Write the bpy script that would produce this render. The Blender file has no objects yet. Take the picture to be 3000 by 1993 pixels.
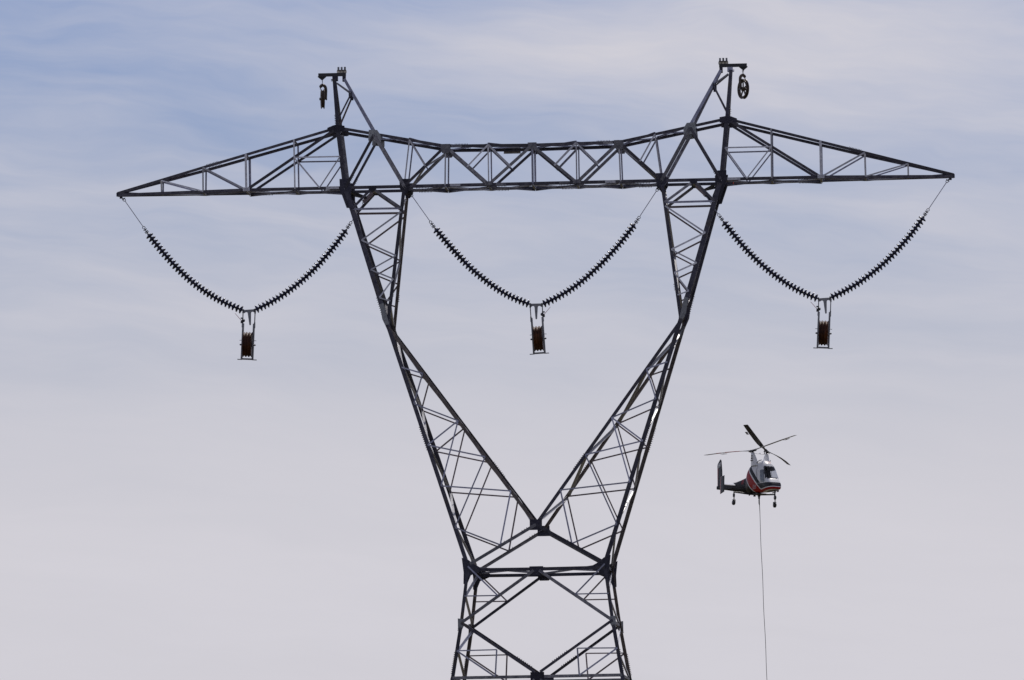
import bpy, math, random
from mathutils import Vector, Matrix
random.seed(11)
S = 0.0125                                  # metres per lattice drawing unit
sc = bpy.context.scene
COL = sc.collection
rad = math.radians

# ------------------------------------------------------------------ camera
cam = bpy.data.cameras.new('camera'); camo = bpy.data.objects.new('camera', cam); COL.objects.link(camo)
cam.sensor_width = 36.0; cam.lens = 36.0 * 20998.8 / 3000.0
cam.clip_start = 1.0; cam.clip_end = 60000.0
camo.matrix_world = Matrix.Rotation(rad(90 + 4.44405), 4, 'X') @ Matrix.Rotation(-0.0161799, 4, 'Z')
sc.camera = camo

# ------------------------------------------------------------------ sun, exposure
SUN_EL, SUN_AZ = rad(52), rad(14)           # azimuth measured from +Y towards +X: behind the tower
sd = Vector((math.sin(SUN_AZ) * math.cos(SUN_EL), math.cos(SUN_AZ) * math.cos(SUN_EL), math.sin(SUN_EL)))
sl = bpy.data.lights.new('sun', 'SUN'); sl.energy = 3.2; sl.angle = rad(0.53); sl.color = (1, 0.95, 0.88)
so = bpy.data.objects.new('sun', sl); COL.objects.link(so)
so.rotation_euler = (-sd).to_track_quat('-Z', 'Y').to_euler(); so.location = (40, 300, 120)
sc.view_settings.view_transform = 'Standard'; sc.view_settings.look = 'None'
sc.view_settings.exposure = 0.0; sc.view_settings.gamma = 1.0

# ------------------------------------------------------------------ sky (world): Nishita air with thin cirrus in view directions
W = bpy.data.worlds.new('World'); sc.world = W; W.use_nodes = True
nt = W.node_tree; nt.nodes.clear()
def N(t, **k):
    n = nt.nodes.new(t)
    for a, b in k.items(): setattr(n, a, b)
    return n
def math_(op, a, b=None, c=None):
    n = N('ShaderNodeMath', operation=op)
    for i, v in enumerate((a, b, c)):
        if v is None: continue
        if isinstance(v, (int, float)): n.inputs[i].default_value = v
        else: nt.links.new(v, n.inputs[i])
    return n.outputs[0]
out = N('ShaderNodeOutputWorld'); bg = N('ShaderNodeBackground')
sky = N('ShaderNodeTexSky', sky_type='NISHITA'); sky.sun_disc = False
sky.sun_elevation = SUN_EL; sky.sun_rotation = SUN_AZ
sky.air_density = 1.0; sky.dust_density = 1.6; sky.ozone_density = 2.0; sky.altitude = 300
tc = N('ShaderNodeTexCoord'); sep = N('ShaderNodeSeparateXYZ'); nt.links.new(tc.outputs['Generated'], sep.inputs[0])
dx, dy, dz = sep.outputs
az = math_('ARCTAN2', dx, dy); el = math_('ARCSINE', dz)
AZD = math_('MULTIPLY', az, 57.29578); ELD = math_('MULTIPLY', el, 57.29578)     # degrees
def combine(x, y, z=0.0):
    n = N('ShaderNodeCombineXYZ')
    for i, v in enumerate((x, y, z)):
        if isinstance(v, (int, float)): n.inputs[i].default_value = v
        else: nt.links.new(v, n.inputs[i])
    return n.outputs[0]
def noise(vec, scale, detail, rough, dist=0.0):
    n = N('ShaderNodeTexNoise'); n.inputs['Scale'].default_value = scale; n.inputs['Detail'].default_value = detail
    n.inputs['Roughness'].default_value = rough; n.inputs['Distortion'].default_value = dist
    nt.links.new(vec, n.inputs['Vector']); return n.outputs['Fac']
# streak frame: tilted a little, drawn out sideways
tilt = math_('ADD', ELD, math_('MULTIPLY', AZD, 0.10))
warp = math_('SUBTRACT', noise(combine(math_('MULTIPLY', AZD, 0.45), math_('MULTIPLY', ELD, 0.9), 3.1), 1.0, 3, 0.55), 0.5)
wel = math_('ADD', tilt, math_('MULTIPLY', warp, 0.75))
n1 = noise(combine(math_('MULTIPLY', AZD, 0.26), math_('MULTIPLY', wel, 1.5), 7.7), 1.0, 6, 0.5)
n2 = noise(combine(math_('MULTIPLY', AZD, 0.55), math_('MULTIPLY', wel, 4.6), 1.9), 1.0, 6, 0.58)
n3 = noise(combine(math_('MULTIPLY', AZD, 2.2), math_('MULTIPLY', wel, 10.0), 5.3), 1.0, 5, 0.6)
dens = math_('ADD', math_('MULTIPLY', math_('SUBTRACT', n1, 0.5), 1.5), math_('MULTIPLY', math_('SUBTRACT', n2, 0.5), 0.95))
dens = math_('ADD', dens, math_('MULTIPLY', math_('SUBTRACT', n3, 0.5), 0.14))
# broad banks of thin and thick cirrus: (azimuth, elevation, half widths, amount)
def bank(a0, e0, sa, se, amp):
    u = math_('MULTIPLY', math_('SUBTRACT', AZD, a0), 1.0 / sa)
    v = math_('MULTIPLY', math_('SUBTRACT', math_('ADD', ELD, math_('MULTIPLY', warp, 0.8)), e0), 1.0 / se)
    r = math_('ADD', math_('MULTIPLY', u, u), math_('MULTIPLY', v, v))
    return math_('MULTIPLY', math_('EXPONENT', math_('MULTIPLY', r, -1.0)), amp)
BANKS = [(3.1, 6.6, 2.2, 0.70, 0.68), (0.3, 6.85, 1.9, 0.33, 0.52), (-2.9, 6.35, 1.0, 0.07, 0.20), (-3.0, 4.75, 1.6, 0.20, 0.22), (-3.6, 6.9, 2.4, 0.9, -0.22),
         (-0.2, 6.22, 1.7, 0.25, -0.20), (-2.4, 6.1, 1.6, 0.3, -0.06), (2.4, 5.95, 1.5, 0.22, -0.22), (-3.4, 5.75, 1.3, 0.22, 0.16),
         (-3.3, 5.3, 1.8, 0.22, -0.10), (0.3, 5.45, 1.0, 0.25, 0.14), (3.6, 7.2, 1.2, 0.5, 0.12)]
for b in BANKS: dens = math_('ADD', dens, bank(*b))
low = N('ShaderNodeMapRange'); low.interpolation_type = 'SMOOTHSTEP'
low.inputs['From Min'].default_value = 5.9; low.inputs['From Max'].default_value = 2.6
low.inputs['To Min'].default_value = 0.36; low.inputs['To Max'].default_value = 0.98
nt.links.new(ELD, low.inputs['Value'])
contrast = N('ShaderNodeMapRange'); contrast.inputs['From Min'].default_value = 5.6; contrast.inputs['From Max'].default_value = 3.6
contrast.inputs['To Min'].default_value = 0.66; contrast.inputs['To Max'].default_value = 0.12
nt.links.new(ELD, contrast.inputs['Value'])
cov = math_('ADD', low.outputs[0], math_('MULTIPLY', dens, contrast.outputs[0]))
cl = N('ShaderNodeClamp'); nt.links.new(cov, cl.inputs[0])
skys = N('ShaderNodeMixRGB', blend_type='MULTIPLY'); skys.inputs[0].default_value = 1.0
skys.inputs[2].default_value = (0.0478, 0.0505, 0.0690, 1); nt.links.new(sky.outputs[0], skys.inputs[1])
mix = N('ShaderNodeMixRGB'); mix.inputs[2].default_value = (0.645, 0.630, 0.682, 1)
nt.links.new(cl.outputs[0], mix.inputs[0]); nt.links.new(skys.outputs[0], mix.inputs[1])
nt.links.new(mix.outputs[0], bg.inputs['Color']); bg.inputs['Strength'].default_value = 1.0
nt.links.new(bg.outputs[0], out.inputs['Surface'])

# ------------------------------------------------------------------ materials
def material(name, c1, c2=None, rough=0.55, metal=0.0, scale=4.0, rvar=0.12, spec=0.5, stain=None):
    m = bpy.data.materials.new(name); m.use_nodes = True
    t = m.node_tree; b = t.nodes['Principled BSDF']
    b.inputs['Roughness'].default_value = rough; b.inputs['Metallic'].default_value = metal
    b.inputs['Specular IOR Level'].default_value = spec
    tcn = t.nodes.new('ShaderNodeTexCoord')
    nz = t.nodes.new('ShaderNodeTexNoise'); nz.inputs['Scale'].default_value = scale; nz.inputs['Detail'].default_value = 6; nz.inputs['Roughness'].default_value = 0.65
    t.links.new(tcn.outputs['Object'], nz.inputs['Vector'])
    rp = t.nodes.new('ShaderNodeValToRGB'); rp.color_ramp.elements[0].position = 0.33; rp.color_ramp.elements[1].position = 0.67
    c2 = c2 or tuple(x * 0.75 for x in c1)
    rp.color_ramp.elements[0].color = (*c1, 1); rp.color_ramp.elements[1].color = (*c2, 1)
    t.links.new(nz.outputs['Fac'], rp.inputs['Fac'])
    col = rp.outputs['Color']
    if stain:
        n2_ = t.nodes.new('ShaderNodeTexNoise'); n2_.inputs['Scale'].default_value = scale * 0.35; n2_.inputs['Detail'].default_value = 4
        t.links.new(tcn.outputs['Object'], n2_.inputs['Vector'])
        r2 = t.nodes.new('ShaderNodeValToRGB'); r2.color_ramp.elements[0].position = 0.56; r2.color_ramp.elements[1].position = 0.72
        t.links.new(n2_.outputs['Fac'], r2.inputs['Fac'])
        mx = t.nodes.new('ShaderNodeMixRGB'); mx.inputs[2].default_value = (*stain, 1)
        t.links.new(r2.outputs['Color'], mx.inputs[0]); t.links.new(col, mx.inputs[1]); col = mx.outputs[0]
    oi = t.nodes.new('ShaderNodeObjectInfo'); vr_ = t.nodes.new('ShaderNodeMapRange'); vr_.inputs['To Min'].default_value = 0.72; vr_.inputs['To Max'].default_value = 1.28   # no two bars weather alike
    t.links.new(oi.outputs['Random'], vr_.inputs['Value']); hv = t.nodes.new('ShaderNodeHueSaturation'); t.links.new(vr_.outputs[0], hv.inputs['Value']); t.links.new(col, hv.inputs['Color']); col = hv.outputs[0]
    t.links.new(col, b.inputs['Base Color'])
    mr = t.nodes.new('ShaderNodeMapRange'); mr.inputs['To Min'].default_value = max(0.05, rough - rvar); mr.inputs['To Max'].default_value = min(1, rough + rvar)
    t.links.new(nz.outputs['Fac'], mr.inputs['Value']); t.links.new(mr.outputs[0], b.inputs['Roughness'])
    return m
M = {
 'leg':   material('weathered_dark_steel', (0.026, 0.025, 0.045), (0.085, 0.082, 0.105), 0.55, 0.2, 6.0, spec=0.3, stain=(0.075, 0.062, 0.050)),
 'leg_brown': material('ground_bounce_steel', (0.070, 0.058, 0.060), (0.19, 0.16, 0.15), 0.55, 0.2, 6.0, spec=0.3),  # brown of the light bounced off the ground, put into the leg colour
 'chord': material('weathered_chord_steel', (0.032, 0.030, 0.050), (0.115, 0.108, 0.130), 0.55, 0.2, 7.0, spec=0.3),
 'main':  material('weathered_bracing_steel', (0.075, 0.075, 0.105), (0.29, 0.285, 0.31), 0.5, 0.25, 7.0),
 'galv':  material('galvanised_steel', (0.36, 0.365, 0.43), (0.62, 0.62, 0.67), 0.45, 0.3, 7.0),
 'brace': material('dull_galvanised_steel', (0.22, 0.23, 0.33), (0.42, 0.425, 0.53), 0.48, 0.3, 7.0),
 'mauve':  material('bounce_tinted_steel', (0.22, 0.185, 0.22), (0.33, 0.27, 0.29), 0.55, 0.2, 7.0),  # far-face braces: ground bounce and lens fringing put into the tint
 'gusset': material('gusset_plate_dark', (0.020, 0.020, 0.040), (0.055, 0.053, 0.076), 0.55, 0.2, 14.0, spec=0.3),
 'gusset_light': material('gusset_plate_galvanised', (0.16, 0.17, 0.19), (0.31, 0.32, 0.34), 0.45, 0.3, 16.0),
 'bright': material('bright_galvanised_steel', (0.36, 0.36, 0.38), (0.50, 0.50, 0.52), 0.5, 0.3, 5.0),
 'fitting': material('forged_fitting_steel', (0.07, 0.07, 0.085), (0.14, 0.14, 0.16), 0.4, 0.5, 20.0),
 'shell': material('dark_glazed_porcelain', (0.011, 0.012, 0.044), (0.017, 0.018, 0.055), 0.26, 0.0, 9.0, 0.05, 0.4),
 'cap':   material('galvanised_cap', (0.11, 0.108, 0.110), (0.22, 0.215, 0.21), 0.42, 0.5, 12.0),
 'block': material('cast_alloy_grey', (0.16, 0.165, 0.19), (0.25, 0.255, 0.28), 0.45, 0.3, 9.0),
 'liner': material('brown_sheave_liner', (0.024, 0.007, 0.005), (0.11, 0.038, 0.014), 0.45, 0.0, 5.0, spec=0.2),
 'dark':  material('blackened_steel', (0.016, 0.016, 0.022), (0.030, 0.030, 0.036), 0.4, 0.2, 12.0),
 'pink':  material('faded_red_rod', (0.55, 0.13, 0.20), (0.45, 0.10, 0.18), 0.5),
 'brownwheel': material('rusty_sheave', (0.045, 0.030, 0.026), (0.10, 0.075, 0.058), 0.4, 0.35, 9.0),
 'sign':  material('weathered_sign_back', (0.34, 0.32, 0.29), (0.22, 0.20, 0.19), 0.6, 0.0, 9.0, stain=(0.12, 0.10, 0.09)),
 'orange': material('orange_tape', (0.75, 0.13, 0.08), (0.6, 0.10, 0.06), 0.5),
 'porcelain': material('cream_pad', (0.55, 0.51, 0.44), (0.4, 0.37, 0.32), 0.5, 0.0, 12.0),
 'concrete': material('concrete', (0.34, 0.33, 0.31), (0.25, 0.24, 0.23), 0.85),
 'wire':  material('steel_wire_rope', (0.05, 0.05, 0.06), (0.09, 0.09, 0.10), 0.5, 0.4, 30.0),
}

# ------------------------------------------------------------------ mesh helpers
class MB:
    def __init__(s): s.v = []; s.f = []; s.sm = []
    def add(s, vs, fs, smooth=False):
        o = len(s.v); s.v += [tuple(v) for v in vs]
        s.f += [tuple(i + o for i in f) for f in fs]; s.sm += [smooth] * len(fs)
    def box(s, c, ax, ay, az):
        c, ax, ay, az = map(Vector, (c, ax, ay, az)); vs = []
        for k in (-1, 1):
            for j in (-1, 1):
                for i in (-1, 1): vs.append(c + ax * i + ay * j + az * k)
        fl = ax.cross(ay).dot(az) < 0
        fs = [(0, 2, 3, 1), (4, 5, 7, 6), (0, 1, 5, 4), (2, 6, 7, 3), (0, 4, 6, 2), (1, 3, 7, 5)]
        s.add(vs, [f[::-1] for f in fs] if fl else fs)
    def bx(s, c, dx_, dy_, dz_): s.box(c, (dx_ / 2, 0, 0), (0, dy_ / 2, 0), (0, 0, dz_ / 2))
    def tube(s, pts, r, n=8, cap=True, closed=False):
        pts = [Vector(p) for p in pts]; rs = r if isinstance(r, (list, tuple)) else [r] * len(pts)
        vs = []; fs = []; m = len(pts); prev = None
        for i, p in enumerate(pts):
            if closed: t = pts[(i + 1) % m] - pts[i - 1]
            else: t = pts[min(i + 1, m - 1)] - pts[max(i - 1, 0)]
            t.normalize()
            if prev is None:
                u = t.cross(Vector((0, 0, 1)));
                if u.length < 0.1: u = t.cross(Vector((0, 1, 0)))
            else: u = prev - t * prev.dot(t)
            u.normalize(); prev = u; w = t.cross(u)
            for k in range(n):
                a = 2 * math.pi * k / n; vs.append(p + (u * math.cos(a) + w * math.sin(a)) * rs[i])
        for i in range(m if closed else m - 1):
            j = (i + 1) % m
            for k in range(n):
                k2 = (k + 1) % n; fs.append((i * n + k, i * n + k2, j * n + k2, j * n + k))
        s.add(vs, fs, True)
        if cap and not closed:
            s.add(vs[:n], [tuple(range(n))[::-1]]); s.add(vs[-n:], [tuple(range(n))])
    def lathe(s, prof, c=(0, 0, 0), ax='Z', n=24, closed=False):
        """prof: (radius, height) pairs."""
        c = Vector(c); vs = []; fs = []; m = len(prof)
        for r, h in prof:
            for k in range(n):
                a = 2 * math.pi * k / n; x, y = r * math.cos(a), r * math.sin(a)
                vs.append(c + (Vector((x, y, h)) if ax == 'Z' else Vector((h, x, y)) if ax == 'X' else Vector((y, h, x))))
        for i in range(m if closed else m - 1):
            j = (i + 1) % m
            for k in range(n):
                k2 = (k + 1) % n; fs.append((i * n + k, i * n + k2, j * n + k2, j * n + k))
        s.add(vs, fs, True)
        if not closed:
            if prof[0][0] > 1e-6: s.add(vs[:n], [tuple(range(n))[::-1]])
            if prof[-1][0] > 1e-6: s.add(vs[-n:], [tuple(range(n))])
    def prism(s, poly, origin, ux, uy, thick):
        """poly in the (ux, uy) plane from origin, thickness vector thick (centred)."""
        o, ux, uy, th = Vector(origin), Vector(ux), Vector(uy), Vector(thick)
        n = len(poly); vs = [o + ux * a + uy * b - th / 2 for a, b in poly] + [o + ux * a + uy * b + th / 2 for a, b in poly]
        area = sum(poly[i][0] * poly[(i + 1) % n][1] - poly[(i + 1) % n][0] * poly[i][1] for i in range(n))
        flip = (area < 0) != (ux.cross(uy).dot(th) < 0)
        fs = [tuple(range(n))[::-1], tuple(range(n, 2 * n))] + [(i, (i + 1) % n, (i + 1) % n + n, i + n) for i in range(n)]
        s.add(vs, [f[::-1] for f in fs] if flip else fs)
    def build(s, name, mat, parent=None):
        me = bpy.data.meshes.new(name); me.from_pydata(s.v, [], s.f)
        for p, q in zip(me.polygons, s.sm): p.use_smooth = q
        for m_ in (mat if isinstance(mat, (list, tuple)) else [mat]): me.materials.append(m_)
        me.update(); o = bpy.data.objects.new(name, me); COL.objects.link(o)
        if parent is not None: o.parent = parent
        return o
def empty(name, label, cat, group=None, mat=None, parent=None):
    o = bpy.data.objects.new(name, None); COL.objects.link(o); o.empty_display_size = 0.5
    o['label'] = label; o['category'] = cat
    if group: o['group'] = group
    if mat is not None: o.matrix_world = mat
    return o
def tag(o, label, cat, group=None):
    o['label'] = label; o['category'] = cat
    if group: o['group'] = group
    return o

# ------------------------------------------------------------------ ground (below the frame, it bounces warm light upwards)
g = MB(); R_ = 30000
g.add([(-R_, -R_, -1.7), (R_, -R_, -1.7), (R_, R_, -1.7), (-R_, R_, -1.7)], [(0, 1, 2, 3)])
gm = material('dry_grass_ground', (0.105, 0.085, 0.050), (0.055, 0.055, 0.028), 0.95, 0.0, 0.02, spec=0.1)
go = g.build('ground', gm); go['kind'] = 'structure'

# ------------------------------------------------------------------ tower frame: x along the crossarm, y through it (+ away), z up; units S
YAW = 0.0636532
TM = Matrix.Translation(Vector((72.519 * S, 20998.8 * S, 1566.766 * S))) @ Matrix.Rotation(-YAW, 4, 'Z')
tower = empty('transmission_tower', 'dark steel lattice transmission tower with wide crossarm and V shaped window', 'pylon', mat=TM)

def dep(z):                                  # half depth of the lattice
    if z >= 520: return 65.0
    if z >= -607: return 66 + 0.116 * (520 - z)
    return 196.8 + (-607 - z) * 0.115
def P(x, y, z): return Vector((x * S, y * S, z * S))
def lerp(a, b, t): return tuple(a[i] + (b[i] - a[i]) * t for i in range(3))
def atz(a, b, z):
    return lerp(a, b, (z - a[2]) / (b[2] - a[2]))

def angle(p, q, nrm, w, edge, th=0.016, w2=None, off=0.0, bolts=None, rnd=0.0):
    """L section from p to q: one leg flat in the face (normal nrm), the other turned inwards along the edge side."""
    p, q, nrm, edge = Vector(p), Vector(q), Vector(nrm).normalized(), Vector(edge)
    a = (q - p); L = a.length; a.normalize()
    nrm = (nrm - a * nrm.dot(a)).normalized(); t = nrm.cross(a).normalized()
    if t.dot(edge) < 0: t = -t
    w2 = w2 or w; m = MB(); c = (p + q) / 2 + nrm * off
    m.box(c, a * L / 2, t * w / 2, nrm * th / 2)
    m.box(c + t * (w / 2 - th / 2) - nrm * (w2 / 2), a * L / 2, t * th / 2, nrm * (w2 / 2 - th / 2 - 0.0005))
    if bolts:
        for (d0, n_, pitch, side) in bolts:
            for i in range(n_):
                b = p + a * (d0 + i * pitch) + nrm * off
                if side == 'n':               # heads on the face
                    for sg in (-0.22, 0.22):
                        m.box(b + t * w * sg + nrm * (th / 2 + 0.008), a * 0.013, t * 0.013, nrm * 0.009)
                else:                         # threads standing proud of the turned leg
                    m.box(b + t * (w / 2 + 0.016) - nrm * w2 * 0.45, a * 0.011, t * 0.018, nrm * 0.011)
    return m

CNT = {}
def part(name, m, mat):
    CNT[name] = CNT.get(name, 0) + 1
    return m.build(name, M[mat], tower)

def both(name, a, b, w, mat, edge=(0, 0, 1), off=0.0, bolts=None, w2=None, mats=None, y0=None, y1=None, lift=0.012):
    """The same member in the near and far face and on both sides of the centre line."""
    for sx in ((-1, 1) if (abs(a[0]) > 1e-3 or abs(b[0]) > 1e-3) else (1,)):
        for sy in (-1, 1):
            ya = a[1] if len(a) == 3 else dep(a[1]); yb = b[1] if len(b) == 3 else dep(b[1])
            pa = P(sx * a[0], sy * ya, a[-1]); pb = P(sx * b[0], sy * yb, b[-1])
            mm = angle(pa, pb, (0, sy, 0), w, (sx * edge[0], edge[1], edge[2]), off=off, bolts=bolts, w2=w2)
            part(name, mm, (mats or {}).get((sx, sy), (mats or {}).get(sy, mat)))

# ---- nodes (x, z) or (x, y, z)
L_, M_, W_ = (552, 520), (378.5, 520), (429.5, 110)
Z_, X_, B_ = (198.9, -607), (219.5, -771), (246, -931)
V_, ZC, BC = (0, -488), (0, -618), (0, -928)
K_, J_ = (572.6, 66, 697.6), (465.3, 66, 674)
N0, N1, N2, N3 = (361, 65, 657), (255, 65, 636), (129.5, 65, 637), (0, 65, 633)
P0, P1, P2, Q3 = M_, (258, 520), (129.5, 520), (0, 520)
A4t, A3t, A2t, A1t = (702, 64, 666), (845.5, 58, 627.5), (974, 44, 591), (1100, 26, 557)
A4b, A3b, A2b, A1b = (701, 62, 520.5), (845.2, 55, 521), (975, 38, 521.5), (1100, 20, 522)
TIPt, TIPb = (1233, 5, 524), (1233, 5, 519)
TL, TS = (585.5, 8, 852), (556.6, 8, 852)

TOPM = {-1: 'chord', 1: 'chord'}
# ---- crossarm chords
Bt = [(0.35, 8, 0.056, 'e')]
both('top_chord', TIPt, A2t, 0.10, 'chord', off=0, w2=0.09)
both('top_chord', A2t, K_, 0.10, 'chord', bolts=[(0.15, 9, 0.055, 'e')])
both('top_chord', K_, N1, 0.105, 'chord', bolts=[(4.1, 2, 0.055, 'e')])
both('top_chord', N1, N3, 0.115, 'chord', bolts=[(0.35, 9, 0.056, 'e')])
both('bottom_chord', TIPb, A3b, 0.11, 'chord', edge=(0, 0, -1))
both('bottom_chord', A3b, L_, 0.11, 'chord', edge=(0, 0, -1), bolts=[(0.5, 7, 0.055, 'e'), (3.15, 7, 0.055, 'e')])
both('bottom_chord', L_, M_, 0.11, 'chord', edge=(0, 0, -1))
both('bottom_chord', M_, Q3, 0.115, 'chord', edge=(0, 0, -1), bolts=[(0.45, 9, 0.055, 'e'), (3.35, 8, 0.055, 'e')])
# arm tip shoe
for sx in (-1, 1):
    m = MB(); m.prism([(-1.0, 0.03), (-0.96, -0.08), (0.05, -0.07), (0.05, 0.06), (-0.06, 0.09)] if sx > 0 else [(1.0, 0.03), (0.96, -0.08), (-0.05, -0.07), (-0.05, 0.06), (0.06, 0.09)],
                      P(sx * 1232, 0, 521), (1, 0, 0), (0, 0, 1), (0, 0.15, 0))
    m.bx(P(sx * 1223, 0, 513.5), 0.10, 0.03, 0.12)
    part('arm_tip_plate', m, 'gusset')
# ---- arm web
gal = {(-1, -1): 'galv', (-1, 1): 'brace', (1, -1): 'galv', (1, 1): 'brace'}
both('post', A1t, A1b, 0.055, 'galv', edge=(1, 0, 0), off=0.012, mats=gal)
both('post', A2t, A2b, 0.055, 'galv', edge=(1, 0, 0), off=0.012, mats=gal)
both('post', A3t, A3b, 0.085, 'galv', edge=(1, 0, 0), off=0.012, mats=gal)
both('post', A4t, A4b, 0.055, 'galv', edge=(1, 0, 0), off=0.012, mats=gal)
both('redundant_brace', A1t, A2b, 0.05, 'galv', edge=(0, 0, -1), off=0.016, mats=gal)
both('redundant_brace', A2t, A3b, 0.06, 'galv', edge=(0, 0, -1), off=0.016, mats=gal)
both('main_diagonal', A3b, (K_[0] + 12, 66, K_[2] - 8), 0.095, 'chord', edge=(0, 0, -1), off=0.018)
A4m, LMm, A5 = (702.4, 64, 612.5), (566, 66, 612), (628.5, 64, 521)
both('horizontal_strut', A4m, LMm, 0.05, 'galv', off=0.034, mats=gal)
both('redundant_brace', A4m, A5, 0.045, 'galv', off=0.034, mats=gal)
both('redundant_brace', LMm, A5, 0.045, 'galv', off=0.020, mats=gal)
# ---- column heads (K-L), bridge web
both('column_leg', (L_[0] + 1, 520), (K_[0] - 1, 66, 690), 0.15, 'leg', edge=(1, 0, 0), mats={1: 'main'}, w2=0.10)
both('main_diagonal', L_, J_, 0.095, 'chord', edge=(-1, 0, 0), off=0.034, bolts=[(0.15, 6, 0.06, 'n'), (0.25, 5, 0.07, 'e')])
both('main_diagonal', J_, M_, 0.125, 'main', edge=(1, 0, 0), off=0.034, bolts=[(2.0, 6, 0.06, 'n')])
both('main_diagonal', M_, N1, 0.105, 'chord', edge=(0, 0, 1), off=0.020, mats={-1: 'chord', 1: 'main'})
both('main_diagonal', N1, P2, 0.11, 'main', edge=(0, 0, -1), off=0.020)
both('main_diagonal', P2, N3, 0.10, 'chord', edge=(0, 0, -1), off=0.034, mats={-1: 'main', 1: 'chord'})
both('post', N0, M_, 0.05, 'galv', edge=(1, 0, 0), off=0.010, mats=gal)
both('post', N1, P1, 0.055, 'galv', edge=(1, 0, 0), off=0.010, mats=gal)
both('post', N2, P2, 0.05, 'galv', edge=(1, 0, 0), off=0.010, mats=gal)
both('post', N3, Q3, 0.075, 'brace', edge=(1, 0, 0), off=0.010)
both('redundant_brace', N0, (315.5, 65, 578), 0.055, 'galv', off=0.034, mats=gal)
both('redundant_brace', N2, (192.7, 65, 573), 0.055, 'galv', off=0.034, mats=gal)
both('redundant_brace', N2, (64, 65, 571), 0.075, 'brace', off=0.045, mats=gal)
# ---- earthwire peaks
for sx in (-1, 1):
    for sy in (-1, 1):
        part('peak_leg', angle(P(sx * K_[0], sy * 62, 700), P(sx * TL[0], sy * 9, 848), (0, sy, 0), 0.12, (sx, 0, 0), bolts=[(0.1, 7, 0.07, 'e')]), 'leg' if sy < 0 else 'main')
        part('peak_leg', angle(P(sx * J_[0], sy * 62, J_[2] + 8), P(sx * (TS[0] - 1), sy * 9, 848), (0, sy, 0), 0.105, (-sx, 0, 0)), 'brace')
        pk = (535, 26, 800)
        part('peak_brace', angle(P(sx * pk[0], sy * pk[1], pk[2]), P(sx * K_[0], sy * 50, 722), (0, sy, 0), 0.06, (sx, 0, 0), off=0.015), 'chord' if sy < 0 else 'mauve')
        part('peak_brace', angle(P(sx * pk[0], sy * pk[1], pk[2] + 4), P(sx * (TL[0] - 8), sy * 10, 836), (0, sy, 0), 0.055, (0, 0, 1), off=0.015), 'main')
        m = MB(); m.bx(P(sx * 537, sy * 26, 798), 0.12, 0.014, 0.26); part('peak_plate', m, 'gusset')
    # beam over the peak, plate under its nose
    m = MB(); cx = (632.7 + 551) / 2
    m.bx(P(sx * cx, 0, 861.5), (632.7 - 551) * S, 0.10, 0.10); m.bx(P(sx * cx, -5, 861.5), (632.7 - 551) * S, 0.012, 0.13)
    part('peak_beam', m, 'dark')
    m = MB(); m.prism([(-0.16 * sx, 0.0), (0.165 * sx, 0.0), (0.165 * sx, -0.03), (0.02 * sx, -0.15), (-0.01 * sx, -0.15), (-0.15 * sx, -0.03)], P(sx * 621.5, 0, 858.5), (1, 0, 0), (0, 0, 1), (0, 0.02, 0))
    part('hanger_plate', m, 'dark')
    m = MB(); m.bx(P(sx * 583, 0, 850), 0.20, 0.20, 0.17); m.bx(P(sx * 585, 0, 848), 0.26, 0.05, 0.03); m.bx(P(sx * 585, 0, 844), 0.25, 0.05, 0.03); part('peak_shoe', m, 'gusset' if sx < 0 else 'brace')
    m = MB(); m.bx(P(sx * 556.5, 0, 849), 0.12, 0.18, 0.20); part('peak_shoe', m, 'gusset')
    # clamp for the earthwire: pads under a bar with three studs
    pc = 563.5
    m = MB(); m.bx(P((sx * pc), 0, 874.5), 0.33, 0.16, 0.025); part('clamp_bar', m, 'gusset')
    for i in (-1, 0, 1):
        m = MB(); m.lathe([(0.062, 0), (0.062, 0.095)], P(sx * pc + i * 9.6, 0, 866), n=10); part('clamp_pad', m, 'porcelain')
        m = MB(); m.lathe([(0.036, 0), (0.036, 0.115)], P(sx * pc + i * 9.6, 0, 875.4), n=8); part('clamp_stud', m, 'block')

# ---- upper columns
def legs(name, a, b, w, mat, edge, bolts=None, mats=None): both(name, a, b, w, mat, edge=edge, bolts=bolts, mats=mats)
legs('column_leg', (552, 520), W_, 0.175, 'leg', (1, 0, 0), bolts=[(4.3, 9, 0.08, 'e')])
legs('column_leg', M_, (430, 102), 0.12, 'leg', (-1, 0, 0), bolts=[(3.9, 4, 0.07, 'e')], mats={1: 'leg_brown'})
oL = (552, 520)
def on(a, b, z):
    t = (z - a[1]) / (b[1] - a[1]); return (a[0] + (b[0] - a[0]) * t, z)
oz = {k: on(oL, W_, z) for k, z in dict(o1=455.4, o2=362, o3=273.5, o4=190).items()}
iz = {k: on(M_, (430, 102), z) for k, z in dict(i1=454.4, i1b=444, i2=314, i3=245, i4=179).items()}
cb = {(-1, -1): 'galv', (-1, 1): 'mauve', (1, -1): 'galv', (1, 1): 'mauve'}
both('horizontal_strut', oz['o1'], iz['i1'], 0.075, 'brace', off=0.018, mats={1: 'mauve'})
both('redundant_brace', iz['i1b'], oz['o2'], 0.06, 'galv', off=0.020, mats=cb)
both('redundant_brace', oz['o2'], iz['i2'], 0.06, 'galv', off=0.034, mats=cb)
both('redundant_brace', iz['i2'], oz['o3'], 0.052, 'brace', off=0.020, mats=cb)
both('redundant_brace', oz['o3'], iz['i3'], 0.055, 'galv', off=0.034, mats=cb)
both('redundant_brace', iz['i3'], oz['o4'], 0.055, 'brace', off=0.020, mats=cb)
both('redundant_brace', oz['o4'], iz['i4'], 0.05, 'galv', off=0.034, mats=cb)
LM = (472, 516)
both('main_diagonal', (LM[0] + 8, 510), oz['o1'], 0.095, 'chord', off=0.034)
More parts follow.
